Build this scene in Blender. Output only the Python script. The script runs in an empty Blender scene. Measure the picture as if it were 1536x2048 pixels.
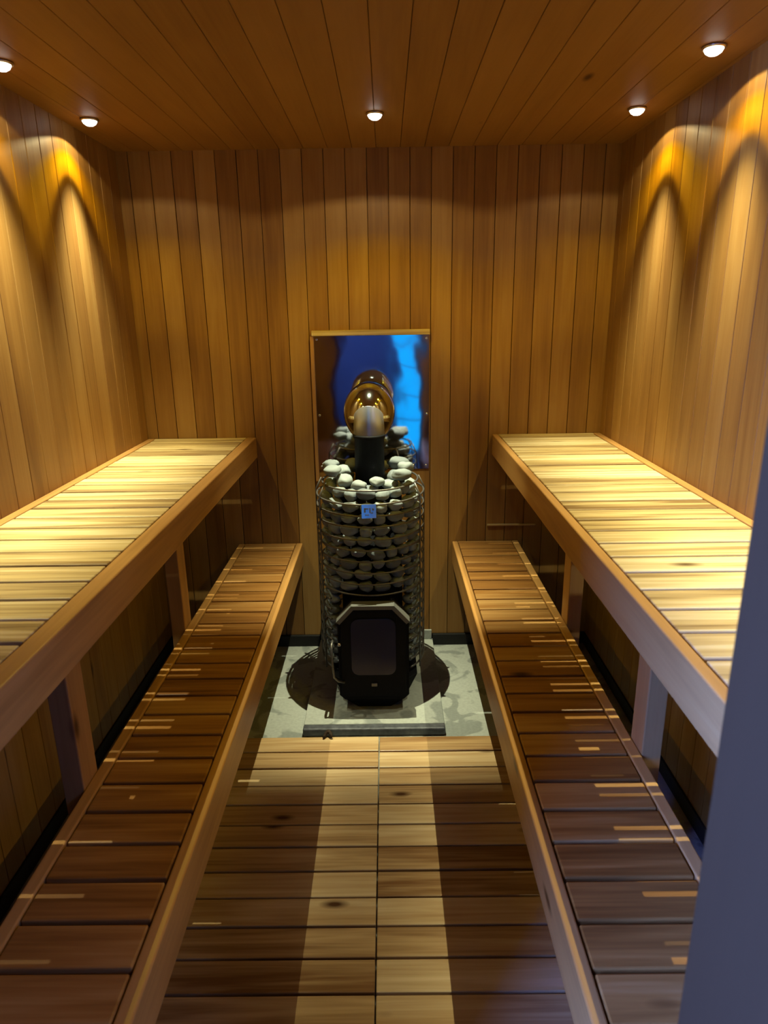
import bpy, bmesh, math, random
from mathutils import Vector, Matrix, noise
R = random.Random(7)
scene = bpy.context.scene
COL = scene.collection
PI = math.pi
D2R = PI / 180

# ------------------------------------------------------------------ dimensions
CAM_Z = 1.473
BACK = 2.80           # inner face of the back wall
FRONT = 0.44          # inner face of the wall with the doorway
XL, XR = -1.003, 0.890
CEIL = 2.057
UP = 0.970            # top of the upper benches
LOW = 0.499           # top of the lower benches
PITCH = 0.0868

# ------------------------------------------------------------------ materials
def new_mat(name):
    m = bpy.data.materials.new(name); m.use_nodes = True
    nt = m.node_tree
    b = nt.nodes['Principled BSDF']
    return m, nt, b

def wood(name, axis, dark, mid, light, rough=0.5, grain=1.0, knots=0.5, contrast=1.0, tone_amt=0.5, spec=0.35):
    """planed boards; every board has its own 'tone' and 'seed' attribute"""
    m, nt, b = new_mat(name)
    N, L = nt.nodes, nt.links
    tc = N.new('ShaderNodeTexCoord')
    seed = N.new('ShaderNodeAttribute'); seed.attribute_name = 'seed'
    tone = N.new('ShaderNodeAttribute'); tone.attribute_name = 'tone'
    off = N.new('ShaderNodeVectorMath'); off.operation = 'SCALE'
    off.inputs[0].default_value = (13.7, 29.3, 17.1)
    L.new(seed.outputs['Fac'], off.inputs['Scale'])
    add = N.new('ShaderNodeVectorMath'); add.operation = 'ADD'
    L.new(tc.outputs['Object'], add.inputs[0]); L.new(off.outputs[0], add.inputs[1])
    def scaled(along, across):
        s = N.new('ShaderNodeVectorMath'); s.operation = 'MULTIPLY'
        v = [across] * 3; v['xyz'.index(axis)] = along
        s.inputs[1].default_value = v
        L.new(add.outputs[0], s.inputs[0]); return s.outputs[0]
    def noise_tex(vec, scale, detail, dist=0.0):
        n = N.new('ShaderNodeTexNoise'); n.inputs['Scale'].default_value = scale
        n.inputs['Detail'].default_value = detail; n.inputs['Distortion'].default_value = dist
        L.new(vec, n.inputs['Vector']); return n.outputs['Fac']
    big = noise_tex(scaled(1.6, 16.0 * grain), 1.0, 3, 0.8)      # broad figure
    fine = noise_tex(scaled(4.0, 120.0), 1.0, 2, 0.2)            # fibre streaks
    # knots
    kv = scaled(4.0, 11.0)
    vo = N.new('ShaderNodeTexVoronoi'); vo.feature = 'F1'; vo.inputs['Scale'].default_value = 1.0
    L.new(kv, vo.inputs['Vector'])
    kr = N.new('ShaderNodeMapRange'); kr.inputs['From Min'].default_value = 0.05; kr.inputs['From Max'].default_value = 0.17
    kr.inputs['To Min'].default_value = 1.0; kr.inputs['To Max'].default_value = 0.0
    L.new(vo.outputs['Distance'], kr.inputs['Value'])
    sep = N.new('ShaderNodeSeparateColor'); L.new(vo.outputs['Color'], sep.inputs[0])
    gate = N.new('ShaderNodeMath'); gate.operation = 'LESS_THAN'; gate.inputs[1].default_value = 0.22 * knots
    L.new(sep.outputs[0], gate.inputs[0])
    kn = N.new('ShaderNodeMath'); kn.operation = 'MULTIPLY'
    L.new(kr.outputs[0], kn.inputs[0]); L.new(gate.outputs[0], kn.inputs[1])
    # value = .5 + (big-.5)*c + (fine-.5)*c2 + (tone-.5)*t
    def madd(a, mul, c):
        x = N.new('ShaderNodeMath'); x.operation = 'SUBTRACT'; L.new(a, x.inputs[0]); x.inputs[1].default_value = 0.5
        y = N.new('ShaderNodeMath'); y.operation = 'MULTIPLY_ADD'; L.new(x.outputs[0], y.inputs[0]); y.inputs[1].default_value = mul
        if c is None: y.inputs[2].default_value = 0.5
        else: L.new(c, y.inputs[2])
        return y.outputs[0]
    v = madd(big, 1.3 * contrast, None)
    v = madd(fine, 0.55 * contrast, v)
    v = madd(tone.outputs['Fac'], tone_amt, v)
    cr = N.new('ShaderNodeValToRGB'); e = cr.color_ramp.elements
    e[0].position = 0.12; e[0].color = (*dark, 1)
    e[1].position = 0.92; e[1].color = (*light, 1)
    k = e.new(0.5); k.color = (*mid, 1)
    L.new(v, cr.inputs['Fac'])
    mx = N.new('ShaderNodeMix'); mx.data_type = 'RGBA'
    L.new(kn.outputs[0], mx.inputs['Factor']); L.new(cr.outputs['Color'], mx.inputs[6])
    mx.inputs[7].default_value = (dark[0] * 0.35, dark[1] * 0.28, dark[2] * 0.25, 1)
    L.new(mx.outputs[2], b.inputs['Base Color'])
    b.inputs['Roughness'].default_value = rough
    b.inputs['Specular IOR Level'].default_value = spec
    bp = N.new('ShaderNodeBump'); bp.inputs['Strength'].default_value = 0.12; bp.inputs['Distance'].default_value = 0.002
    L.new(v, bp.inputs['Height']); L.new(bp.outputs[0], b.inputs['Normal'])
    return m

W_DARK, W_MID, W_LIGHT = (0.145, 0.057, 0.011), (0.27, 0.132, 0.030), (0.375, 0.214, 0.064)
M = {}
M['wall_wood_z'] = wood('wall wood upright', 'z', W_DARK, W_MID, W_LIGHT, 0.5, 1.0, 0.35, 0.55, 0.5)
M['ceil_wood'] = wood('ceiling wood', 'y', (0.16, 0.064, 0.012), (0.26, 0.120, 0.024), (0.34, 0.165, 0.04), 0.55, 1.0, 0.3, 0.4, 0.4, 0.2)
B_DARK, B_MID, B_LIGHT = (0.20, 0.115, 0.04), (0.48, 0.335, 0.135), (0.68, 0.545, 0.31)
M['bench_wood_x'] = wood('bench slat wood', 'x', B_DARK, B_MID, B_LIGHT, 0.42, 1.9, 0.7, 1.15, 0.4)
M['low_wood_x'] = wood('lower bench slat wood', 'x', (0.13, 0.047, 0.009), (0.31, 0.138, 0.032), (0.50, 0.285, 0.098), 0.42, 1.5, 0.6, 0.8, 0.35)  # same wood as the upper benches, darkened to paint in its shade
M['bench_wood_y'] = wood('bench rail wood', 'y', (0.24, 0.105, 0.026), (0.46, 0.235, 0.07), (0.58, 0.34, 0.12), 0.4, 1.0, 0.3, 0.5, 0.3)
M['post_wood_z'] = wood('bench post wood', 'z', (0.22, 0.10, 0.028), (0.40, 0.20, 0.065), (0.52, 0.29, 0.10), 0.5, 1.0, 0.3, 0.5, 0.3)
M['floor_wood_x'] = wood('floor slat wood', 'x', (0.20, 0.09, 0.03), (0.46, 0.285, 0.125), (0.66, 0.48, 0.26), 0.36, 1.5, 1.0, 0.85, 0.5)
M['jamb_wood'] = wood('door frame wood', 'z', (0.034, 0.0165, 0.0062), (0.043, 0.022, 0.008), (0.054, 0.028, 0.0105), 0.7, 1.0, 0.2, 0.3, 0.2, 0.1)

def simple(name, color, rough=0.5, metal=0.0, bump=0.0, bscale=60.0, spec=0.5, var=0.0):
    m, nt, b = new_mat(name)
    N, L = nt.nodes, nt.links
    b.inputs['Base Color'].default_value = (*color, 1)
    b.inputs['Roughness'].default_value = rough
    b.inputs['Metallic'].default_value = metal
    b.inputs['Specular IOR Level'].default_value = spec
    tc = N.new('ShaderNodeTexCoord')
    n = N.new('ShaderNodeTexNoise'); n.inputs['Scale'].default_value = bscale; n.inputs['Detail'].default_value = 4
    L.new(tc.outputs['Object'], n.inputs['Vector'])
    if var:
        cr = N.new('ShaderNodeValToRGB'); e = cr.color_ramp.elements
        e[0].position = 0.3; e[1].position = 0.7
        e[0].color = tuple(c * (1 - var) for c in color) + (1,)
        e[1].color = tuple(min(1, c * (1 + var)) for c in color) + (1,)
        L.new(n.outputs['Fac'], cr.inputs['Fac']); L.new(cr.outputs['Color'], b.inputs['Base Color'])
    if bump:
        bp = N.new('ShaderNodeBump'); bp.inputs['Strength'].default_value = bump; bp.inputs['Distance'].default_value = 0.01
        L.new(n.outputs['Fac'], bp.inputs['Height']); L.new(bp.outputs[0], b.inputs['Normal'])
    return m

M['black_steel'] = simple('black stove steel', (0.005, 0.005, 0.0065), 0.65, 0.0, 0.05, 200, 0.12, 0.2)
M['grey_steel'] = simple('door edge steel', (0.12, 0.12, 0.11), 0.5, 0.1, 0.05, 200)  # black door steel lightened to grey, painting in light from above
M['wire_steel'] = simple('cage wire steel', (0.14, 0.13, 0.12), 0.42, 0.7, 0.05, 120, 0.5, 0.2)
M['pipe_grey'] = simple('brushed flue steel', (0.56, 0.62, 0.68), 0.34, 0.85, 0.02, 80)
M['chrome'] = simple('polished flue steel', (0.62, 0.69, 0.64), 0.07, 1.0, 0.015, 20)
M['black_rubber'] = simple('black base strip', (0.012, 0.011, 0.010), 0.7, 0, 0.05, 90, 0.3, 0.2)
M['edging'] = simple('dark slate edging', (0.085, 0.088, 0.10), 0.35, 0.2, 0.1, 60, 0.5, 0.3)
M['lamp_trim'] = simple('lamp trim metal', (0.55, 0.48, 0.38), 0.3, 1.0, 0.02, 100)
M['screw'] = simple('screw head steel', (0.7, 0.7, 0.72), 0.25, 1.0, 0.02, 100)
M['scrap'] = simple('dark bark scrap', (0.03, 0.016, 0.008), 0.8, 0, 0.5, 150, 0.3, 0.3)
M['dark_wall'] = simple('hallway plaster', (0.012, 0.011, 0.012), 0.8, 0, 0.1, 40, 0.3, 0.1)
M['hall_floor'] = simple('hallway floor', (0.02, 0.018, 0.017), 0.6, 0, 0.05, 30, 0.2, 0.2)
M['muntin'] = simple('window bar paint', (0.05, 0.06, 0.07), 0.5, 0, 0.02, 30)

# reflector sheet: polished steel, gently buckled
m, nt, b = new_mat('polished reflector steel'); M['reflector'] = m
b.inputs['Base Color'].default_value = (0.62, 0.62, 0.68, 1); b.inputs['Metallic'].default_value = 1; b.inputs['Roughness'].default_value = 0.06
tc = nt.nodes.new('ShaderNodeTexCoord'); n = nt.nodes.new('ShaderNodeTexNoise'); n.inputs['Scale'].default_value = 5.0; n.inputs['Detail'].default_value = 1.5
bp = nt.nodes.new('ShaderNodeBump'); bp.inputs['Strength'].default_value = 0.22; bp.inputs['Distance'].default_value = 0.010
nt.links.new(tc.outputs['Object'], n.inputs['Vector']); nt.links.new(n.outputs['Fac'], bp.inputs['Height']); nt.links.new(bp.outputs[0], b.inputs['Normal'])

# stove glass; the blue window reflection is tinted into its base colour
m, nt, b = new_mat('dark stove glass'); M['stove_glass'] = m
b.inputs['Base Color'].default_value = (0.009, 0.012, 0.05, 1); b.inputs['Roughness'].default_value = 0.22; b.inputs['Specular IOR Level'].default_value = 0.35
b.inputs['Roughness'].default_value = 0.16

# name plate
m, nt, b = new_mat('polished name plate'); M['plate'] = m
b.inputs['Base Color'].default_value = (0.55, 0.70, 0.95, 1); b.inputs['Metallic'].default_value = 0.9; b.inputs['Roughness'].default_value = 0.18

def stone_mat(name, a, c):
    m, nt, b = new_mat(name); N, L = nt.nodes, nt.links
    tc = N.new('ShaderNodeTexCoord'); oi = N.new('ShaderNodeObjectInfo')
    n = N.new('ShaderNodeTexNoise'); n.inputs['Scale'].default_value = 40; n.inputs['Detail'].default_value = 5
    L.new(tc.outputs['Object'], n.inputs['Vector'])
    ad = N.new('ShaderNodeMath'); ad.operation = 'MULTIPLY_ADD'; ad.inputs[1].default_value = 0.55
    L.new(oi.outputs['Random'], ad.inputs[0])
    sc = N.new('ShaderNodeMath'); sc.operation = 'MULTIPLY'; sc.inputs[1].default_value = 0.5
    L.new(n.outputs['Fac'], sc.inputs[0]); L.new(sc.outputs[0], ad.inputs[2])
    cr = N.new('ShaderNodeValToRGB'); e = cr.color_ramp.elements
    e[0].position = 0.1; e[0].color = (*a, 1); e[1].position = 0.8; e[1].color = (*c, 1)
    L.new(ad.outputs[0], cr.inputs['Fac']); L.new(cr.outputs['Color'], b.inputs['Base Color'])
    b.inputs['Roughness'].default_value = 0.7; b.inputs['Specular IOR Level'].default_value = 0.3
    bp = N.new('ShaderNodeBump'); bp.inputs['Strength'].default_value = 0.25; bp.inputs['Distance'].default_value = 0.003
    L.new(n.outputs['Fac'], bp.inputs['Height']); L.new(bp.outputs[0], b.inputs['Normal'])
    return m
M['stone'] = stone_mat('grey sauna stone', (0.085, 0.10, 0.115), (0.25, 0.285, 0.29))

# concrete with damp patches
m, nt, b = new_mat('grey concrete'); M['concrete'] = m
N, L = nt.nodes, nt.links
tc = N.new('ShaderNodeTexCoord')
n1 = N.new('ShaderNodeTexNoise'); n1.inputs['Scale'].default_value = 7; n1.inputs['Detail'].default_value = 3; n1.inputs['Distortion'].default_value = 1.0
n2 = N.new('ShaderNodeTexNoise'); n2.inputs['Scale'].default_value = 90; n2.inputs['Detail'].default_value = 4
L.new(tc.outputs['Object'], n1.inputs['Vector']); L.new(tc.outputs['Object'], n2.inputs['Vector'])
c1 = N.new('ShaderNodeValToRGB'); e = c1.color_ramp.elements
e[0].position = 0.42; e[0].color = (0.22, 0.235, 0.215, 1); e[1].position = 0.47; e[1].color = (0.36, 0.375, 0.335, 1)
L.new(n1.outputs['Fac'], c1.inputs['Fac'])
mx = N.new('ShaderNodeMix'); mx.data_type = 'RGBA'; mx.blend_type = 'MULTIPLY'; mx.inputs['Factor'].default_value = 0.5
c2 = N.new('ShaderNodeValToRGB'); e = c2.color_ramp.elements; e[0].position = 0.3; e[0].color = (0.7, 0.7, 0.7, 1); e[1].position = 0.7; e[1].color = (1, 1, 1, 1)
L.new(n2.outputs['Fac'], c2.inputs['Fac']); L.new(c1.outputs['Color'], mx.inputs[6]); L.new(c2.outputs['Color'], mx.inputs[7])
L.new(mx.outputs[2], b.inputs['Base Color']); b.inputs['Roughness'].default_value = 0.75
bp = N.new('ShaderNodeBump'); bp.inputs['Strength'].default_value = 0.15; bp.inputs['Distance'].default_value = 0.003
L.new(n2.outputs['Fac'], bp.inputs['Height']); L.new(bp.outputs[0], b.inputs['Normal'])

def emit(name, color, strength):
    m = bpy.data.materials.new(name); m.use_nodes = True
    nt = m.node_tree; nt.nodes.clear()
    e = nt.nodes.new('ShaderNodeEmission'); e.inputs['Color'].default_value = (*color, 1); e.inputs['Strength'].default_value = strength
    o = nt.nodes.new('ShaderNodeOutputMaterial'); nt.links.new(e.outputs[0], o.inputs['Surface'])
    return m
M['bulb'] = emit('glowing bulb', (1.0, 0.95, 0.86), 9.0)
M['dusk_pane'] = emit('window pane with blue dusk light', (0.11, 0.235, 1.0), 170.0)
M['dusk_pane_high'] = emit('high window pane with blue dusk light', (0.12, 0.24, 1.0), 45.0)
M['dusk_pane_dim'] = emit('narrow window pane with dim dusk light', (0.008, 0.42, 1.0), 1.8)

# ------------------------------------------------------------------ mesh helpers
class MB:
    """collects boxes and other shapes, then links them as one mesh object"""
    def __init__(self):
        self.bm = bmesh.new()
        self.tone = self.bm.faces.layers.float.new('tone')
        self.seed = self.bm.faces.layers.float.new('seed')
    def _mark(self, faces, tone, seed):
        t = R.random() if tone is None else tone
        s = R.random() * 10 if seed is None else seed
        for f in faces:
            f[self.tone] = t; f[self.seed] = s
    def box(self, x0, x1, y0, y1, z0, z1, tone=None, seed=None):
        bm = self.bm
        v = [bm.verts.new((x, y, z)) for x in (x0, x1) for y in (y0, y1) for z in (z0, z1)]
        q = [(0, 1, 3, 2), (4, 6, 7, 5), (0, 4, 5, 1), (2, 3, 7, 6), (0, 2, 6, 4), (1, 5, 7, 3)]
        self._mark([bm.faces.new([v[i] for i in f]) for f in q], tone, seed)
        return self
    def prism(self, pts, depth_vec, tone=None, seed=None):
        """closed outline pts (3-D, planar) pushed along depth_vec"""
        bm = self.bm; d = Vector(depth_vec)
        a = [bm.verts.new(p) for p in pts]; c = [bm.verts.new(Vector(p) + d) for p in pts]
        fs = [bm.faces.new(a[::-1]), bm.faces.new(c)]
        n = len(a)
        for i in range(n): fs.append(bm.faces.new((a[i], a[(i + 1) % n], c[(i + 1) % n], c[i])))
        self._mark(fs, tone, seed); return self
    def tube(self, path, r, seg=10, closed=False, cap=True):
        bm = self.bm; P = [Vector(p) for p in path]; n = len(P); rings = []
        prev = None
        for i, p in enumerate(P):
            if closed: t = (P[(i + 1) % n] - P[i - 1]).normalized()
            else: t = (P[min(i + 1, n - 1)] - P[max(i - 1, 0)]).normalized()
            if prev is None:
                up = Vector((0, 0, 1)) if abs(t.z) < 0.9 else Vector((1, 0, 0))
                u = t.cross(up).normalized()
            else:
                u = (prev - t * prev.dot(t)).normalized()
            prev = u; w = t.cross(u)
            rr = r[i] if isinstance(r, (list, tuple)) else r
            rings.append([bm.verts.new(p + (u * math.cos(2 * PI * k / seg) + w * math.sin(2 * PI * k / seg)) * rr) for k in range(seg)])
        fs = []
        for i in range(n if closed else n - 1):
            a, c = rings[i], rings[(i + 1) % n]
            for k in range(seg):
                f = bm.faces.new((a[k], a[(k + 1) % seg], c[(k + 1) % seg], c[k])); f.smooth = True; fs.append(f)
        if cap and not closed:
            fs.append(bm.faces.new(rings[0][::-1])); fs.append(bm.faces.new(rings[-1]))
        self._mark(fs, None, None); return self
    def lathe(self, prof, seg=40, centre=(0, 0, 0), axis='z', cap=True):
        bm = self.bm; cx, cy, cz = centre; rings = []
        for r, h in prof:
            ring = []
            for k in range(seg):
                a = 2 * PI * k / seg; u, w = r * math.cos(a), r * math.sin(a)
                p = (cx + u, cy + w, cz + h) if axis == 'z' else (cx + u, cy + h, cz + w)
                ring.append(bm.verts.new(p))
            rings.append(ring)
        fs = []
        for a, c in zip(rings, rings[1:]):
            for k in range(seg):
                f = bm.faces.new((a[k], a[(k + 1) % seg], c[(k + 1) % seg], c[k])); f.smooth = True; fs.append(f)
        if cap:
            fs.append(bm.faces.new(rings[0][::-1])); fs.append(bm.faces.new(rings[-1]))
        self._mark(fs, None, None); return self
    def build(self, name, mat, parent=None, bevel=0.0, seg=2, origin=None):
        bmesh.ops.recalc_face_normals(self.bm, faces=self.bm.faces)
        me = bpy.data.meshes.new(name)
        self.bm.to_mesh(me); self.bm.free()
        me.materials.append(mat)
        o = bpy.data.objects.new(name, me); COL.objects.link(o)
        if parent is not None:
            o.parent = parent
            o.matrix_parent_inverse = Matrix.Translation(parent.location).inverted()
        if bevel:
            md = o.modifiers.new('edges', 'BEVEL'); md.width = bevel; md.segments = seg; md.limit_method = 'ANGLE'; md.angle_limit = 0.7
            md.harden_normals = False
        return o

def tag(o, label, cat, group=None):
    o['label'] = label; o['category'] = cat
    if group: o['group'] = group
    return o
def thing(name, loc, label, cat, group=None):
    o = bpy.data.objects.new(name, None); o.location = loc; o.empty_display_size = 0.1
    COL.objects.link(o); return tag(o, label, cat, group)
def struct(o):
    o['kind'] = 'structure'; return o

# ------------------------------------------------------------------ room shell
def planks(mb, axis, lo, hi, start, pitch, fixed, thick, z0, z1, gap=0.0022, tones=None):
    """tongue-and-groove boards side by side; axis x or y is the direction they repeat in"""
    k0 = math.floor((lo - start) / pitch); a = start + k0 * pitch
    while a < hi - 1e-4:
        s, e = max(a, lo), min(a + pitch, hi)
        if e - s > 0.004:
            t = 0.25 + 0.5 * R.random()
            if tones:
                for (c, tv) in tones:
                    if s - 0.01 < c < e - 0.01: t = tv
            mb_box = (s + gap / 2, e - gap / 2)
            if axis == 'x': mb.box(*mb_box, *sorted((fixed, fixed + thick)), z0, z1, t)
            else: mb.box(*sorted((fixed, fixed + thick)), *mb_box, z0, z1, t)
        a += pitch

mb = MB()
planks(mb, 'x', XL - 0.02, XR + 0.02, 0.1805, 0.0815, BACK, 0.014, 0.053, CEIL + 0.01,
       tones=[(-0.33, 1.05), (-0.42, 0.2), (-0.50, 0.3), (0.22, 0.75), (0.3, 0.4), (-0.66, 0.75), (-0.83, 0.8), (0.46, 0.6)])
mb.box(XL - 0.05, XR + 0.05, BACK + 0.0142, BACK + 0.08, -0.05, CEIL + 0.05, 0.0)
struct(mb.build('wall_back', M['wall_wood_z'], bevel=0.0018))
mb = MB()
planks(mb, 'y', FRONT - 0.10, BACK, 0.02, 0.0868, XL, -0.014, 0.053, CEIL + 0.01)
mb.box(XL - 0.08, XL - 0.0142, FRONT - 0.16, BACK + 0.02, -0.05, CEIL + 0.05, 0.0)
struct(mb.build('wall_left', M['wall_wood_z'], bevel=0.0018))
mb = MB()
planks(mb, 'y', FRONT - 0.10, BACK, 0.05, 0.0868, XR, 0.014, 0.053, CEIL + 0.01)
mb.box(XR + 0.0142, XR + 0.08, FRONT - 0.16, BACK + 0.02, -0.05, CEIL + 0.05, 0.0)
struct(mb.build('wall_right', M['wall_wood_z'], bevel=0.0018))
# ceiling boards run from the doorway to the back wall
mb = MB()
a = XL - 0.02 + 0.03
x = XL - 0.02
while x < XR + 0.02:
    e = min(x + 0.0905, XR + 0.02)
    mb.box(x + 0.0006, e - 0.0006, FRONT - 0.05, BACK + 0.013, CEIL, CEIL + 0.014, 0.25 + 0.5 * R.random()); x += 0.0905
mb.box(XL - 0.05, XR + 0.05, FRONT - 0.05, BACK + 0.03, CEIL + 0.0142, CEIL + 0.06, 0.0)
struct(mb.build('ceiling', M['ceil_wood'], bevel=0.0018))
# wall with the doorway the photograph is taken through
DL, DR, DTOP, WF0 = -0.36, 0.2485, 1.98, 0.28
mb = MB()
planks(mb, 'x', XL - 0.02, DL - 0.03, 0.18, 0.0815, FRONT, -0.014, 0.0, CEIL + 0.01)
planks(mb, 'x', DR + 0.03, XR + 0.02, 0.18, 0.0815, FRONT, -0.014, 0.0, CEIL + 0.01)
mb.box(XL - 0.08, DL - 0.03, WF0, FRONT - 0.0142, 0, CEIL + 0.05, 0.3).box(DR + 0.03, XR + 0.08, WF0, FRONT - 0.0142, 0, CEIL + 0.05, 0.3)
mb.box(DL - 0.03, DR + 0.03, WF0, FRONT, DTOP + 0.03, CEIL + 0.05, 0.4)
struct(mb.build('wall_front', M['wall_wood_z'], bevel=0.0018))
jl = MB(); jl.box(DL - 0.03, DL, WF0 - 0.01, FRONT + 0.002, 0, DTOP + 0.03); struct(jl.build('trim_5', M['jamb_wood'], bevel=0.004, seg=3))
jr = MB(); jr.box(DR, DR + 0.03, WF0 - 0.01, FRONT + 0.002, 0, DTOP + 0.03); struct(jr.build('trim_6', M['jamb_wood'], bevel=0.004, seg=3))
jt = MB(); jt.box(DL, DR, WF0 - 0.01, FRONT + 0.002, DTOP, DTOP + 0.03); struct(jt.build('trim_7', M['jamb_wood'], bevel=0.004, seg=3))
# floor
mb = MB(); mb.box(XL - 0.08, XR + 0.08, FRONT - 0.16, BACK + 0.08, -0.10, 0.0)
struct(mb.build('floor', M['concrete']))
# black recess strip along the foot of the back wall
HX0, HX1 = -0.318, 0.196
for i, (a, c) in enumerate(((XL, HX0), (HX1, XR))):
    mb = MB(); mb.box(a, c, BACK - 0.012, BACK + 0.0145, 0.0, 0.053)
    struct(mb.build('baseboard_back', M['black_rubber'], bevel=0.002))
for nm, xa, xb in (('baseboard_left', XL - 0.0145, XL + 0.006), ('baseboard_right', XR - 0.006, XR + 0.0145)):
    mb = MB(); mb.box(xa, xb, FRONT, BACK - 0.013, 0.0, 0.053); struct(mb.build(nm, M['black_rubber'], bevel=0.002))
# trims round the reflector
mb = MB(); mb.box(-0.297, 0.1765, BACK - 0.022, BACK - 0.0005, 1.379, 1.400, 0.75); struct(mb.build('trim_1', M['bench_wood_x'], bevel=0.002))
mb = MB(); mb.box(-0.305, -0.2905, BACK - 0.014, BACK - 0.0005, 0.78, 1.378, 0.5); struct(mb.build('trim_2', M['post_wood_z'], bevel=0.002))
mb = MB(); mb.box(0.43, 0.64, BACK - 0.007, BACK - 0.0005, 0.568, 0.576, 0.7); struct(mb.build('trim_3', M['bench_wood_x'], bevel=0.0015))

# hallway behind the photographer: dusk window at the back, side windows added for blue fill
HY0, HY1, HXL, HXR, HZ = -1.62, WF0, XL - 0.08, XR + 0.16, 2.25
mb = MB(); mb.box(HXL - 0.05, HXR + 0.05, HY0 - 0.05, HY1, -0.10, 0.0); struct(mb.build('floor_hallway', M['hall_floor']))
mb = MB(); mb.box(HXL - 0.05, HXR + 0.05, HY0 - 0.05, HY1, HZ, HZ + 0.05); struct(mb.build('ceiling_hallway', M['dark_wall']))
mb = MB(); mb.box(XL - 0.08, HXR, HY1 - 0.03, HY1, CEIL + 0.05, HZ).box(XR + 0.08, HXR, HY1 - 0.03, HY1, 0, CEIL + 0.05)
struct(mb.build('wall_hallway_front', M['dark_wall']))
def pane_wall(name, n, axis, fixed, out, lo, hi, a, c, z0, z1, bars, pane):
    """a hallway wall with one window in it; axis is the direction the wall runs in"""
    def bx(mb, s0, s1, d0, d1, za, zb):
        d = sorted((fixed + out * d0, fixed + out * d1))
        if axis == 'x': mb.box(s0, s1, d[0], d[1], za, zb)
        else: mb.box(d[0], d[1], s0, s1, za, zb)
    mb = MB(); bx(mb, lo, a, 0, .05, 0, HZ); bx(mb, c, hi, 0, .05, 0, HZ)
    if z0 > 0: bx(mb, a, c, 0, .05, 0, z0)
    bx(mb, a, c, 0, .05, z1, HZ)
    struct(mb.build(name, M['dark_wall']))
    f = MB()
    for z in bars: bx(f, a, c, .005, .035, z, z + 0.020)
    for q_ in (a, c - 0.025): bx(f, q_, q_ + 0.025, .005, .035, z0, z1)
    w = struct(f.build('window_%d' % n, M['muntin']))
    p = MB(); bx(p, a, c, .038, .048, z0, z1); p.build('pane', M[pane], w)
pane_wall('wall_hallway_back', 1, 'x', HY0, -1, HXL, HXR, 0.09, 0.37, 0.02, 1.95, (0.02, 0.34, 0.62, 0.90, 1.18, 1.46, 1.93), 'dusk_pane_dim')
pane_wall('wall_hallway_left', 2, 'y', HXL, -1, HY0, HY1, -0.88, -0.12, 0.85, 2.1, (0.85, 1.47, 2.08), 'dusk_pane')  # unseen side window, added to throw blue light on right bench and floor
pane_wall('wall_hallway_right', 3, 'y', HXR, 1, HY0, HY1, -1.0, -0.32, 1.6, 2.1, (1.6, 2.08), 'dusk_pane_high')  # unseen high window, added for blue light on the left upper bench

# ------------------------------------------------------------------ benches
def bench(name, label, side, x_front, x_back, top, fascia_h, rail_w, back_w, slat_mat, posts, ledger, phase, post_x):
    """side -1 stands on the left, +1 on the right; x_front faces the aisle"""
    y0, y1 = FRONT + 0.004, BACK - 0.004
    t = thing(name, (0.5 * (x_front + x_back), 0.5 * (y0 + y1), 0), label, 'bench')
    s = side
    def X(a, c): return tuple(sorted((a, c)))
    th = 0.016
    xi = x_front + s * rail_w                         # inner face of the front rail
    xb = x_back - s * back_w
    # slats
    mb = MB(); y = phase
    while y > y0: y -= PITCH
    y += PITCH
    while y < y1 - 0.01:
        e = min(y + PITCH - 0.0085, y1 - 0.022)
        if e - y > 0.01:
            mb.box(*X(xi + s * 0.003, xb - s * 0.003), y, e, top - th, top + R.uniform(-0.0006, 0.0006))
        y += PITCH
    mb.build('slatted_top', slat_mat, t, bevel=0.003, seg=2)
    mb = MB(); mb.box(*X(x_front, xi), y0, y1, top - fascia_h, top + 0.001); mb.build('front_rail', M['bench_wood_y'], t, bevel=0.004, seg=3)
    mb = MB(); mb.box(*X(xb, x_back), y0, y1, top - 0.045, top + 0.001); mb.build('back_rail', M['bench_wood_y'], t, bevel=0.003)
    mb = MB(); mb.box(*X(xi + s * 0.001, xb - s * 0.001), y1 - 0.020, y1, top - 0.045, top + 0.0005); mb.build('end_rail', slat_mat, t, bevel=0.002)
    # bearers under the slats
    mb = MB(); mb.box(*X(xi + s * 0.0005, xi + s * (0.0005 + ledger)), y0 + 0.002, y1 - 0.024, top - th - 0.060, top - th - 0.001); mb.build('bearer', M['bench_wood_y'], t)
    mb = MB(); mb.box(*X(xb - s * 0.040, xb - s * 0.0005), y0 + 0.002, y1 - 0.024, top - th - 0.060, top - th - 0.001); mb.build('bearer', M['bench_wood_y'], t)
    for py in posts:
        mb = MB(); mb.box(*X(post_x, post_x + s * 0.045), py - 0.035, py + 0.035, 0.0, top - th - 0.0015); mb.build('leg', M['post_wood_z'], t, bevel=0.003)
    return t

bench('upper_bench', 'tall slatted wooden bench with pale lit boards along the left wall', -1, -0.549, XL + 0.0005, UP, 0.085, 0.040, 0.028, M['bench_wood_x'],
      (2.005, 1.245, 0.56), 0.048, 0.024, -0.658)
bench('upper_bench', 'tall slatted wooden bench with bright yellow boards along the right wall', 1, 0.440, XR - 0.0005, UP, 0.085, 0.024, 0.028, M['bench_wood_x'],
      (2.005, 1.345, 0.56), 0.058, 0.034, 0.568)
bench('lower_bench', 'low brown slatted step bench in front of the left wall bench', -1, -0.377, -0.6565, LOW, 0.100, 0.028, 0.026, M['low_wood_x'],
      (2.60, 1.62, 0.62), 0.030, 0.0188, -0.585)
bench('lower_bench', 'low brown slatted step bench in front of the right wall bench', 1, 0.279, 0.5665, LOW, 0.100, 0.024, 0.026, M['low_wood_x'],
      (2.60, 1.62, 0.62), 0.030, 0.0115, 0.495)

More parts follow.
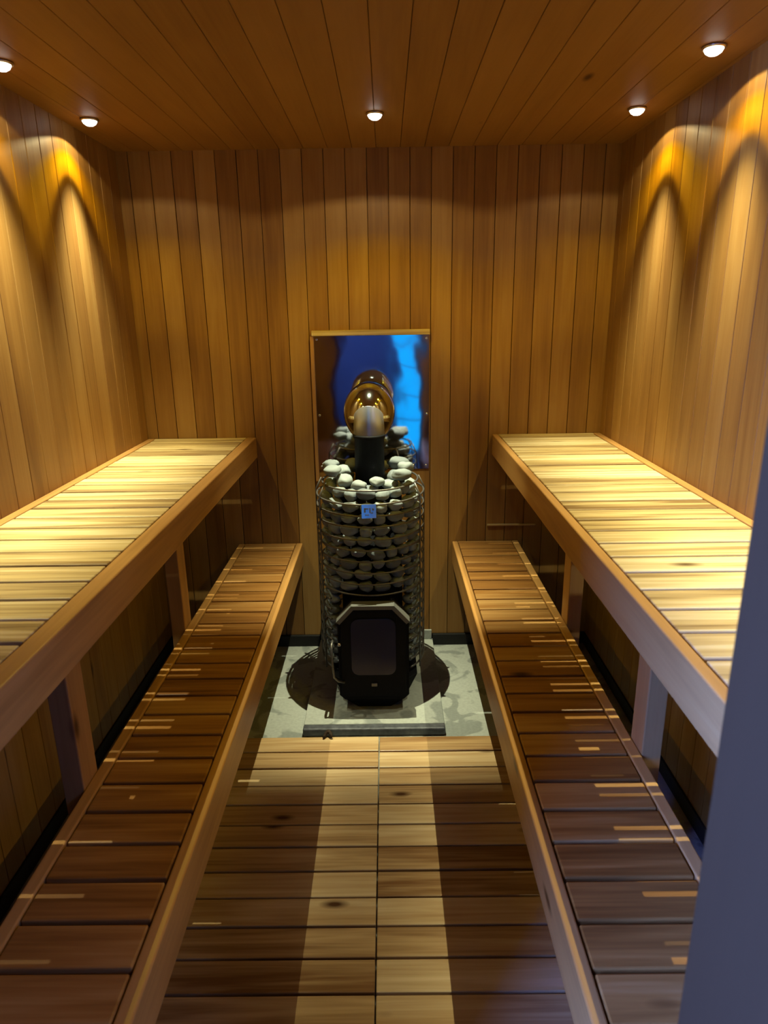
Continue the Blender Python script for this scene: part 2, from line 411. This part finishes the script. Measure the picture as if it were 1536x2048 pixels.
# ------------------------------------------------------------------ floor grates
GY1, GZ = 2.058, 0.028
def grate(label, x0, x1, ph):
    t = thing('floor_grate', (0.5 * (x0 + x1), 1.3, 0), label, 'duckboard')
    mb = MB(); e = GY1
    while e > FRONT + 0.02:
        y = max(e - PITCH * 0.985 + 0.006, FRONT + 0.004)
        mb.box(x0, x1, y, e, GZ - 0.018, GZ + R.uniform(-0.0012, 0.0012)); e -= PITCH * 0.985
    mb.build('slats', M['floor_wood_x'], t, bevel=0.0025)
    for bx in (x0 + 0.06, x1 - 0.06):
        mb = MB(); mb.box(bx - 0.02, bx + 0.02, FRONT + 0.006, GY1 - 0.006, 0.0, GZ - 0.0185); mb.build('bearer', M['bench_wood_y'], t)
grate('slatted wooden floor grate, left of the centre seam', -0.64, -0.0435, 0)
grate('slatted wooden floor grate, right of the centre seam', -0.0405, 0.55, 0)

# dark scrap on the grate's far edge
pts = []
for i in range(12):
    a = i / 11
    pts.append((-0.238 + 0.03 * a, 2.045 + 0.02 * math.sin(a * PI), GZ + 0.006 + 0.012 * math.sin(a * PI * 0.9)))
mb = MB(); mb.tube(pts, [0.0035 + 0.004 * math.sin(PI * (i + 0.6) / 12.5) for i in range(12)], 8)
tag(mb.build('bark_scrap', M['scrap']), 'small dark curled scrap on the far edge of the floor grate', 'scrap')

# ------------------------------------------------------------------ hearth and reflector
t = thing('hearth_slab', (-0.061, 2.45, 0), 'raised concrete slab with dark front edge under the stove', 'hearth')
mb = MB(); mb.box(HX0, HX1, 2.134, BACK - 0.001, 0.0, 0.030); mb.build('slab', M['concrete'], t, bevel=0.003)
mb = MB(); mb.box(HX0 - 0.001, HX1 + 0.001, 2.100, 2.1335, 0.0, 0.031)
e_ = mb.build('edging', M['edging'], t, bevel=0.006, seg=3); e_['label'] = 'dark blue-grey front edging'
mb = MB(); mb.box(HX0 + 0.005, HX1 - 0.005, BACK - 0.012, BACK - 0.0008, 0.0305, 0.075); mb.build('back_upstand', M['concrete'], t, bevel=0.002)

t = thing('mirror_sheet', (-0.058, BACK - 0.003, 0.828), 'polished steel sheet on the back wall behind the stove pipe, reflecting blue', 'heat shield')
mb = MB(); mb.box(-0.290, 0.1745, BACK - 0.0045, BACK - 0.0015, 0.828, 1.378); mb.build('sheet', M['reflector'], t)
for sx, sz in ((-0.279, 1.06), (0.165, 1.06), (0.163, 0.842), (0.110, 0.842), (-0.279, 0.842), (0.163, 1.365), (-0.279, 1.365)):
    mb = MB(); mb.lathe([(0.0055, 0.0), (0.005, -0.002), (0.0025, -0.0034)], 14, (sx, BACK - 0.0046, sz), 'y'); mb.build('screw', M['screw'], t)

# ------------------------------------------------------------------ flue
SX, SY, SR = -0.066, 2.45, 0.200
t = thing('flue_pipe', (SX, SY, 0.86), 'steel flue pipe bending from the stove top into the steel sheet', 'flue')
def mitred(r, z0, z_front, z_back, seg=48):
    """upright pipe whose top is cut on a slant, high at the front"""
    bm = MB(); b = bm.bm; lo, hi = [], []
    for k in range(seg):
        a = 2 * PI * k / seg; x, y = r * math.cos(a), r * math.sin(a)
        lo.append(b.verts.new((SX + x, SY + y, z0)))
        hi.append(b.verts.new((SX + x, SY + y, z_back + (z_front - z_back) * (0.5 - 0.5 * y / r))))
    for k in range(seg):
        f = b.faces.new((lo[k], lo[(k + 1) % seg], hi[(k + 1) % seg], hi[k])); f.smooth = True
    b.faces.new(lo[::-1]); b.faces.new(hi)
    return bm
mb = MB(); mb.lathe([(0.055, 0.8325), (0.055, 1.026), (0.059, 1.028), (0.0605, 1.038), (0.058, 1.041), (0.050, 1.041)], 48, (SX, SY, 0)); q = mb.build('stove_collar', M['black_steel'], t); q['label'] = 'matt black lower pipe'
mb = mitred(0.0565, 1.0415, 1.150, 1.043); q = mb.build('pipe_section', M['pipe_grey'], t, bevel=0.003); q['label'] = 'brushed grey pipe section'
# polished bend: a wide horizontal pipe ending in a rounded elbow shell
prof = []
rb = 0.096
for i in range(33):
    a = i / 32 * PI * 0.62
    prof.append((max(0.002, rb * math.sin(a)), 0.13 * (1 - math.cos(a))))
pe = prof[-1][0]
prof += [(pe, BACK - 0.006 - 2.410)]
mb = MB(); mb.lathe(prof, 64, (SX, 2.410, 0), 'y')
for v in mb.bm.verts:                                     # taller than wide, like the outside of a bend
    v.co.z = 1.108 + 1.17 * v.co.z - 0.06 * max(0.0, v.co.y - 2.54)
q = mb.build('elbow', M['chrome'], t); q['label'] = 'mirror-polished elbow'

# ------------------------------------------------------------------ stove
st = thing('sauna_stove', (SX, SY, 0.030), 'black tower sauna stove with a wire cage full of stones', 'stove')
mb = MB(); mb.lathe([(0.11, 0.14), (0.118, 0.16), (0.118, 0.825), (0.06, 0.832)], 40, (SX, SY, 0)); mb.build('firebox', M['black_steel'], st)
# foot: eight-sided, narrowing to the slab
def octo(cx, cy, hw, hd, ch, z): return [(cx - hw + ch, cy - hd, z), (cx + hw - ch, cy - hd, z), (cx + hw, cy - hd + ch, z), (cx + hw, cy + hd - ch, z), (cx + hw - ch, cy + hd, z), (cx - hw + ch, cy + hd, z), (cx - hw, cy + hd - ch, z), (cx - hw, cy - hd + ch, z)]
mb = MB(); b_ = mb.bm
la = [b_.verts.new(p) for p in octo(SX + 0.006, SY, 0.112, 0.205, 0.05, 0.030)]
lb = [b_.verts.new(p) for p in octo(SX + 0.006, SY, 0.165, 0.212, 0.06, 0.140)]
for i in range(8): b_.faces.new((la[i], la[(i + 1) % 8], lb[(i + 1) % 8], lb[i]))
b_.faces.new(la[::-1]); b_.faces.new(lb)
mb.build('foot', M['black_steel'], st, bevel=0.004)
# door housing
DX = SX + 0.006
def oct_front(hw, z0, z1, ch, cb, y): return [(DX - hw, y, z0 + cb), (DX - hw + cb, y, z0), (DX + hw - cb, y, z0), (DX + hw, y, z0 + cb), (DX + hw, y, z1 - ch), (DX + hw - ch * 0.9, y, z1), (DX - hw + ch * 0.9, y, z1), (DX - hw, y, z1 - ch)]
DZ0, DZ1, DY = 0.075, 0.462, 2.212
mb = MB(); mb.prism(oct_front(0.130, DZ0, DZ1, 0.062, 0.02, DY + 0.012), (0, 0.06, 0))
mb.build('door_housing', M['black_steel'], st)
mb = MB(); O = oct_front(0.1325, DZ0 + 0.06, DZ1 + 0.003, 0.062, 0.001, DY - 0.010); I = oct_front(0.1205, DZ0 + 0.06, DZ1 - 0.0115, 0.057, 0.001, DY - 0.010)
for i in (4, 5, 6):
    p = [O[i], O[i + 1], I[i + 1], I[i]]
    mb.prism(p, (0, 0.045, 0))
q = mb.build('door_hood', M['grey_steel'], st); q['label'] = 'grey lit upper rim of the door'
door = MB(); door.prism(oct_front(0.119, DZ0 + 0.02, DZ1 - 0.013, 0.056, 0.016, DY), (0, 0.011, 0))
door = door.build('door', M['black_steel'], st, bevel=0.003)
pts = []
gx, gz0, gz1, gr = 0.082, 0.185, 0.412, 0.030
for cx_, cz_, a0 in ((gx - gr, gz1 - gr, 0), (-gx + gr, gz1 - gr, 90), (-gx + gr, gz0 + gr, 180), (gx - gr, gz0 + gr, 270)):
    for k in range(7):
        a = (a0 + k * 15) * D2R; pts.append((DX + cx_ + gr * math.cos(a), DY - 0.0035, cz_ + gr * math.sin(a)))
mb = MB(); mb.prism(pts, (0, 0.003, 0)); q = mb.build('glass', M['stove_glass'], door, bevel=0.0012); q['label'] = 'dark bluish glass pane'
hp = [(DX - 0.150, DY + 0.03, 0.315), (DX - 0.152, DY - 0.006, 0.312), (DX - 0.152, DY - 0.016, 0.298), (DX - 0.150, DY - 0.018, 0.240), (DX - 0.146, DY - 0.016, 0.185), (DX - 0.132, DY - 0.010, 0.165), (DX - 0.110, DY - 0.002, 0.155)]
mb = MB(); mb.tube(hp, 0.0045, 8); mb.build('handle', M['wire_steel'], door)
mb = MB(); mb.lathe([(0.007, 0), (0.007, -0.006), (0.004, -0.009)], 14, (DX - 0.124, DY - 0.001, 0.312), 'y'); q = mb.build('latch', M['screw'], door); q['label'] = 'small bright latch'
mb = MB(); mb.box(DX - 0.010, DX + 0.012, DY - 0.005, DY - 0.0002, 0.138, 0.152); mb.build('badge', M['wire_steel'], door, bevel=0.002)
# cage
HOOPS = [0.872, 0.828, 0.785, 0.742, 0.699, 0.656, 0.613, 0.570, 0.528, 0.487]
LOWH = [0.445, 0.403, 0.361, 0.319, 0.277, 0.235, 0.193, 0.158]
def ang(a, r, z): return (SX + r * math.sin(a * D2R), SY - r * math.cos(a * D2R), z)
for i, z in enumerate(HOOPS):
    r = SR if i else 0.178
    tx, ty = R.uniform(-0.004, 0.004), R.uniform(-0.003, 0.003)
    mb = MB(); mb.tube([ang(a, r, z + tx * math.sin(a * D2R) + ty * math.cos(a * D2R)) for a in range(0, 360, 5)], 0.0036, 8, closed=True); mb.build('hoop', M['wire_steel'], st)
for z in LOWH:
    mb = MB(); mb.tube([ang(a, SR, z) for a in range(46, 315, 5)], 0.0036, 8); mb.build('hoop', M['wire_steel'], st)
for a in (62, 100, 145, 190, 235, 265, 298):
    mb = MB(); mb.tube([ang(a, SR + 0.0067, 0.14), ang(a, SR + 0.0067, 0.832), ang(a, 0.178 + 0.0067, 0.876)], 0.003, 8); mb.build('upright', M['wire_steel'], st)
# name plate between the second and third hoops, tipped up a little
pl = MB(); pl.box(-0.026, 0.026, -0.0012, 0.0012, -0.025, 0.025)
pl = pl.build('name_plate', M['plate'], st, bevel=0.001)
pm = Matrix.Translation((SX - 0.001, SY - SR - 0.0085, 0.806)) @ Matrix.Rotation(5 * D2R, 4, 'Z') @ Matrix.Rotation(-9 * D2R, 4, 'X')
pl.matrix_parent_inverse = Matrix.Translation(st.location).inverted(); pl.matrix_basis = pm
pl['label'] = 'small shiny bluish plate'
mk = MB()
for (xa, xb, za, zb) in ((-0.017, -0.011, -0.004, 0.012), (-0.011, -0.001, 0.007, 0.011), (0.002, 0.006, -0.006, 0.012), (0.006, 0.014, -0.008, -0.004), (-0.014, 0.000, -0.014, -0.011), (0.011, 0.018, 0.003, 0.010)):
    mk.box(xa, xb, -0.0019, -0.0012, za, zb)
mk = mk.build('mark', M['edging'], pl); mk.parent = pl; mk.matrix_parent_inverse = Matrix(); mk['label'] = 'blurred dark marks on the plate'

# ------------------------------------------------------------------ stones
protos = []
for k in range(10):
    bm = bmesh.new(); bmesh.ops.create_icosphere(bm, subdivisions=3, radius=1.0)
    off = Vector((k * 7.3, k * 3.1, k * 5.7))
    for v in bm.verts:
        n_ = v.co.normalized()
        n_ = Vector([math.copysign(abs(c_) ** 0.9, c_) for c_ in n_])
        v.co = n_ * (1 + 0.24 * noise.noise(n_ * 1.1 + off) + 0.08 * noise.noise(n_ * 2.6 + off))
    for ax in range(3):                                   # every stone fills a box of half-size 1
        lo_, hi_ = min(v.co[ax] for v in bm.verts), max(v.co[ax] for v in bm.verts)
        for v in bm.verts: v.co[ax] = (v.co[ax] - 0.5 * (lo_ + hi_)) / (0.5 * (hi_ - lo_))
    for f in bm.faces: f.smooth = True
    me = bpy.data.meshes.new('sauna_stone'); bm.to_mesh(me); me.materials.append(M['stone']); bm.free(); protos.append(me)
def stone(pos, sx, sy, sz, yaw, tilt=0.0, roll=0.0):
    o = bpy.data.objects.new('sauna_stone', R.choice(protos))
    o.location = pos; o.scale = (sx, sy, sz); o.rotation_euler = (tilt, roll, yaw)
    COL.objects.link(o); return o
ONES = 'first second third fourth fifth sixth seventh eighth ninth tenth eleventh twelfth thirteenth fourteenth fifteenth sixteenth seventeenth eighteenth nineteenth'.split()
ORD = ONES + ['twentieth'] + ['twenty-' + w_ for w_ in ONES[:9]] + ['thirtieth'] + ['thirty-' + w_ for w_ in ONES[:9]]
SOLID = []                                                # (x, y, z, horizontal and vertical half-size) of stones the heap rests on
# rows behind the hoops, above the door
for i in range(len(HOOPS) - 1):
    zc = 0.5 * (HOOPS[i] + HOOPS[i + 1]) - 0.001
    a = -112 + R.uniform(0, 8); row = []
    while a < 114:
        w = R.uniform(0.022, 0.037)
        stp = w / 0.160 / D2R
        a += stp
        rr = 0.1665 + R.uniform(-0.004, 0.003) - (0.016 if i == 0 else 0)
        p = ang(a, rr, zc + R.uniform(-0.005, 0.005)); sz = R.uniform(0.0180, 0.0225)
        row.append(stone(p, w * 0.98, R.uniform(0.021, 0.025), sz, a * D2R, R.uniform(-0.2, 0.2), R.uniform(-0.25, 0.25)))
        if i < 2: SOLID.append((p[0], p[1], p[2], w * 0.9, sz))
        a += stp
    for k, o in enumerate(row):
        tag(o, 'grey sauna stone, %s from left in the row below the %s hoop' % (ORD[k], ORD[i]), 'stone', 'stones in the wire cage')
# beside the door
for i in range(len(LOWH)):
    zc = (HOOPS[-1] if i == 0 else LOWH[i - 1]) * 0.5 + LOWH[i] * 0.5
    for sgn, word in ((-1, 'left'), (1, 'right')):
        a = 50; k = 0
        while a < 112:
            w = R.uniform(0.022, 0.034); stp = w / 0.160 / D2R; a += stp
            o = stone(ang(sgn * a, 0.1665 + R.uniform(-0.004, 0.003), zc + R.uniform(-0.002, 0.002)), w * 0.98, R.uniform(0.020, 0.024), R.uniform(0.0165, 0.0200), sgn * a * D2R, R.uniform(-0.15, 0.15), R.uniform(-0.15, 0.15))
            tag(o, 'dark grey sauna stone %s of the stove door, %s out from it, %s row down' % (word, ORD[k], ORD[i]), 'stone', 'stones beside the stove door')
            a += stp; k += 1
# heap on top: each stone comes to rest on the ones below it, round the black pipe
heap = []
for n in range(220):
    best = None
    for q in range(10):
        a = R.uniform(-180, 180); hs = R.uniform(0.029, 0.043); vs = hs * R.uniform(0.56, 0.68)
        r = R.uniform(0.060 + hs, 0.158)
        x, y, _ = ang(a, r, 0)
        z = 0.836 + vs
        for (ox, oy, oz, oh, ov) in SOLID:
            d2 = ((x - ox) ** 2 + (y - oy) ** 2) / (0.92 * (hs + oh)) ** 2
            if d2 < 1: z = max(z, oz + (vs + ov) * math.sqrt(1 - d2))
        if z - vs < 0.886 and r + hs > 0.160: continue
        side = abs(math.sin(a * D2R))
        zmax = 0.884 + 0.046 * side ** 1.5 * (1 if r > 0.09 else 0.6) + (0.008 if math.cos(a * D2R) < 0 else 0)
        if z > zmax: continue
        if best is None or z < best[0]: best = (z, x, y, hs, vs)
    if best:
        z, x, y, hs, vs = best
        SOLID.append((x, y, z, hs, vs))
        heap.append((x, y, stone((x, y, z), hs, hs * R.uniform(0.78, 0.95), vs, R.uniform(0, 6.28), R.uniform(-0.08, 0.08), R.uniform(-0.08, 0.08))))
for where, sel in (('before the pipe', [h for h in heap if h[1] < SY]), ('behind the pipe', [h for h in heap if h[1] >= SY])):
    for k, h in enumerate(sorted(sel, key=lambda h: h[0])):
        tag(h[2], 'pale grey sauna stone on the stove top, %s from left %s' % (ORD[k], where), 'stone', 'stones heaped round the flue pipe')

# ------------------------------------------------------------------ ceiling lamps
def lamp_profile(light, door_cut=False, power=1.0):
    light.use_nodes = True
    nt = light.node_tree; N, L = nt.nodes, nt.links; N.clear()
    out = N.new('ShaderNodeOutputLight'); em = N.new('ShaderNodeEmission')
    geo = N.new('ShaderNodeNewGeometry'); sp = N.new('ShaderNodeSeparateXYZ')
    L.new(geo.outputs['Incoming'], sp.inputs[0])
    ab = N.new('ShaderNodeMath'); ab.operation = 'MULTIPLY'; ab.inputs[1].default_value = -1.0; L.new(sp.outputs['Z'], ab.inputs[0])
    ac = N.new('ShaderNodeMath'); ac.operation = 'ARCCOSINE'; L.new(ab.outputs[0], ac.inputs[0])
    dv = N.new('ShaderNodeMath'); dv.operation = 'DIVIDE'; dv.inputs[1].default_value = PI / 2; L.new(ac.outputs[0], dv.inputs[0])
    cr = N.new('ShaderNodeValToRGB'); el = cr.color_ramp.elements
    W = (0.96, 0.96, 0.63); Y = (1.0, 0.72, 0.01); P_ = (1.0, 0.83, 0.42)
    stops = [(0, W, 1.0), (9, W, .92), (14, W, .66), (18, W, .42), (22, W, .20), (25, W, .09), (27.5, W, .028), (30, Y, .006), (33, Y, .010),
             (37, Y, .070), (44, Y, .074), (52, Y, .042), (60, P_, .018), (70, P_, .018), (74, P_, .0), (90, W, 0)]
    while len(el) > 1: el.remove(el[-1])
    for i, (a, c, k) in enumerate(stops):
        e = el[0] if i == 0 else el.new(a / 90)
        e.position = a / 90; e.color = (c[0] * k, c[1] * k, c[2] * k, 1)
    L.new(dv.outputs[0], cr.inputs['Fac']); L.new(cr.outputs['Color'], em.inputs['Color'])
    em.inputs['Strength'].default_value = power
    if door_cut:
        # cut-off towards the doorway is shaped into the light itself; no shade modelled
        rt = N.new('ShaderNodeMath'); rt.operation = 'DIVIDE'; L.new(sp.outputs['Y'], rt.inputs[0]); L.new(sp.outputs['Z'], rt.inputs[1])
        mr = N.new('ShaderNodeMapRange'); mr.inputs['From Min'].default_value = 0.21; mr.inputs['From Max'].default_value = 0.29
        mr.inputs['To Min'].default_value = 1.0; mr.inputs['To Max'].default_value = 0.0
        L.new(rt.outputs[0], mr.inputs['Value'])
        ml = N.new('ShaderNodeMath'); ml.operation = 'MULTIPLY'; ml.inputs[1].default_value = power
        L.new(mr.outputs[0], ml.inputs[0]); L.new(ml.outputs[0], em.inputs['Strength'])
    L.new(em.outputs[0], out.inputs[0])

LAMPS = [(-0.914, 2.358, 'small glowing ceiling lamp above the left bench, nearest the back wall', 'l', 1.0),
         (-0.914, 1.854, 'small glowing ceiling lamp above the left bench, second from the back wall', 'l', 1.0),
         (-0.914, 1.350, 'small glowing ceiling lamp above the left bench, third from the back wall', 'l', 0.8),
         (0.781, 2.338, 'small glowing ceiling lamp above the right bench, nearest the back wall', 'r', 1.0),
         (0.781, 1.833, 'small glowing ceiling lamp above the right bench, second from the back wall', 'r', 1.0),
         (0.781, 1.330, 'small glowing ceiling lamp above the right bench, third from the back wall', 'r', 1.0),
         (0.781, 0.826, 'small glowing ceiling lamp above the right bench, fourth from the back wall', 'r', 0.8),
         (-0.025, 2.344, 'small glowing ceiling lamp in the middle above the stove', 'c', 1.8)]
POWER = 145.0
for x, y, lab, kind, k in LAMPS:
    t = thing('ceiling_lamp', (x, y, CEIL), lab, 'lamp', 'recessed lamps in the wooden ceiling')
    mb = MB(); mb.lathe([(0.0225, 0.0), (0.0275, 0.0), (0.0285, -0.003), (0.026, -0.006), (0.0228, -0.006)], 28, (x, y, CEIL), cap=False); mb.build('trim_ring', M['lamp_trim'], t)
    mb = MB(); mb.lathe([(0.0222, 0.0), (0.0220, -0.007), (0.0185, -0.013), (0.011, -0.018), (0.002, -0.0195)], 24, (x, y, CEIL - 0.0002)); mb.build('bulb', M['bulb'], t)
    ld = bpy.data.lights.new('lamp_light', 'POINT'); ld.energy = POWER * k; ld.shadow_soft_size = 0.003
    lamp_profile(ld, kind == 'c')
    lo = bpy.data.objects.new('lamp_light', ld); lo.location = (x, y, CEIL - 0.028); COL.objects.link(lo)
    lo.parent = t; lo.matrix_parent_inverse = Matrix.Translation(t.location).inverted()

# ------------------------------------------------------------------ world, camera, view
w = bpy.data.worlds.new('dusk'); scene.world = w; w.use_nodes = True
w.node_tree.nodes['Background'].inputs['Color'].default_value = (0.02, 0.06, 0.16, 1)
w.node_tree.nodes['Background'].inputs['Strength'].default_value = 0.3

cam = bpy.data.cameras.new('camera'); co = bpy.data.objects.new('camera', cam); COL.objects.link(co)
r = Vector((0.99989303, 0.00206296, -0.01447977)); u = Vector((0.01328214, 0.28645122, 0.95800276)); f = Vector((-0.00612407, 0.95809261, -0.28639318))
co.matrix_world = Matrix(((r.x, u.x, -f.x, 0), (r.y, u.y, -f.y, 0), (r.z, u.z, -f.z, CAM_Z), (0, 0, 0, 1)))
cam.sensor_fit = 'VERTICAL'; cam.sensor_height = 36.0; cam.sensor_width = 27.0
cam.lens = 1347.7 / 2048 * 36.0
cam.clip_start = 0.02
cam.dof.use_dof = True; cam.dof.focus_distance = 2.4; cam.dof.aperture_fstop = 7.0
scene.camera = co
scene.view_settings.view_transform = 'Standard'
scene.view_settings.look = 'None'
scene.view_settings.exposure = -0.18
scene.view_settings.gamma = 1.0
scene.view_settings.use_curve_mapping = False
scene.cycles.max_bounces = 8
scene.cycles.diffuse_bounces = 3
scene.cycles.glossy_bounces = 4
scene.cycles.sample_clamp_indirect = 6.0
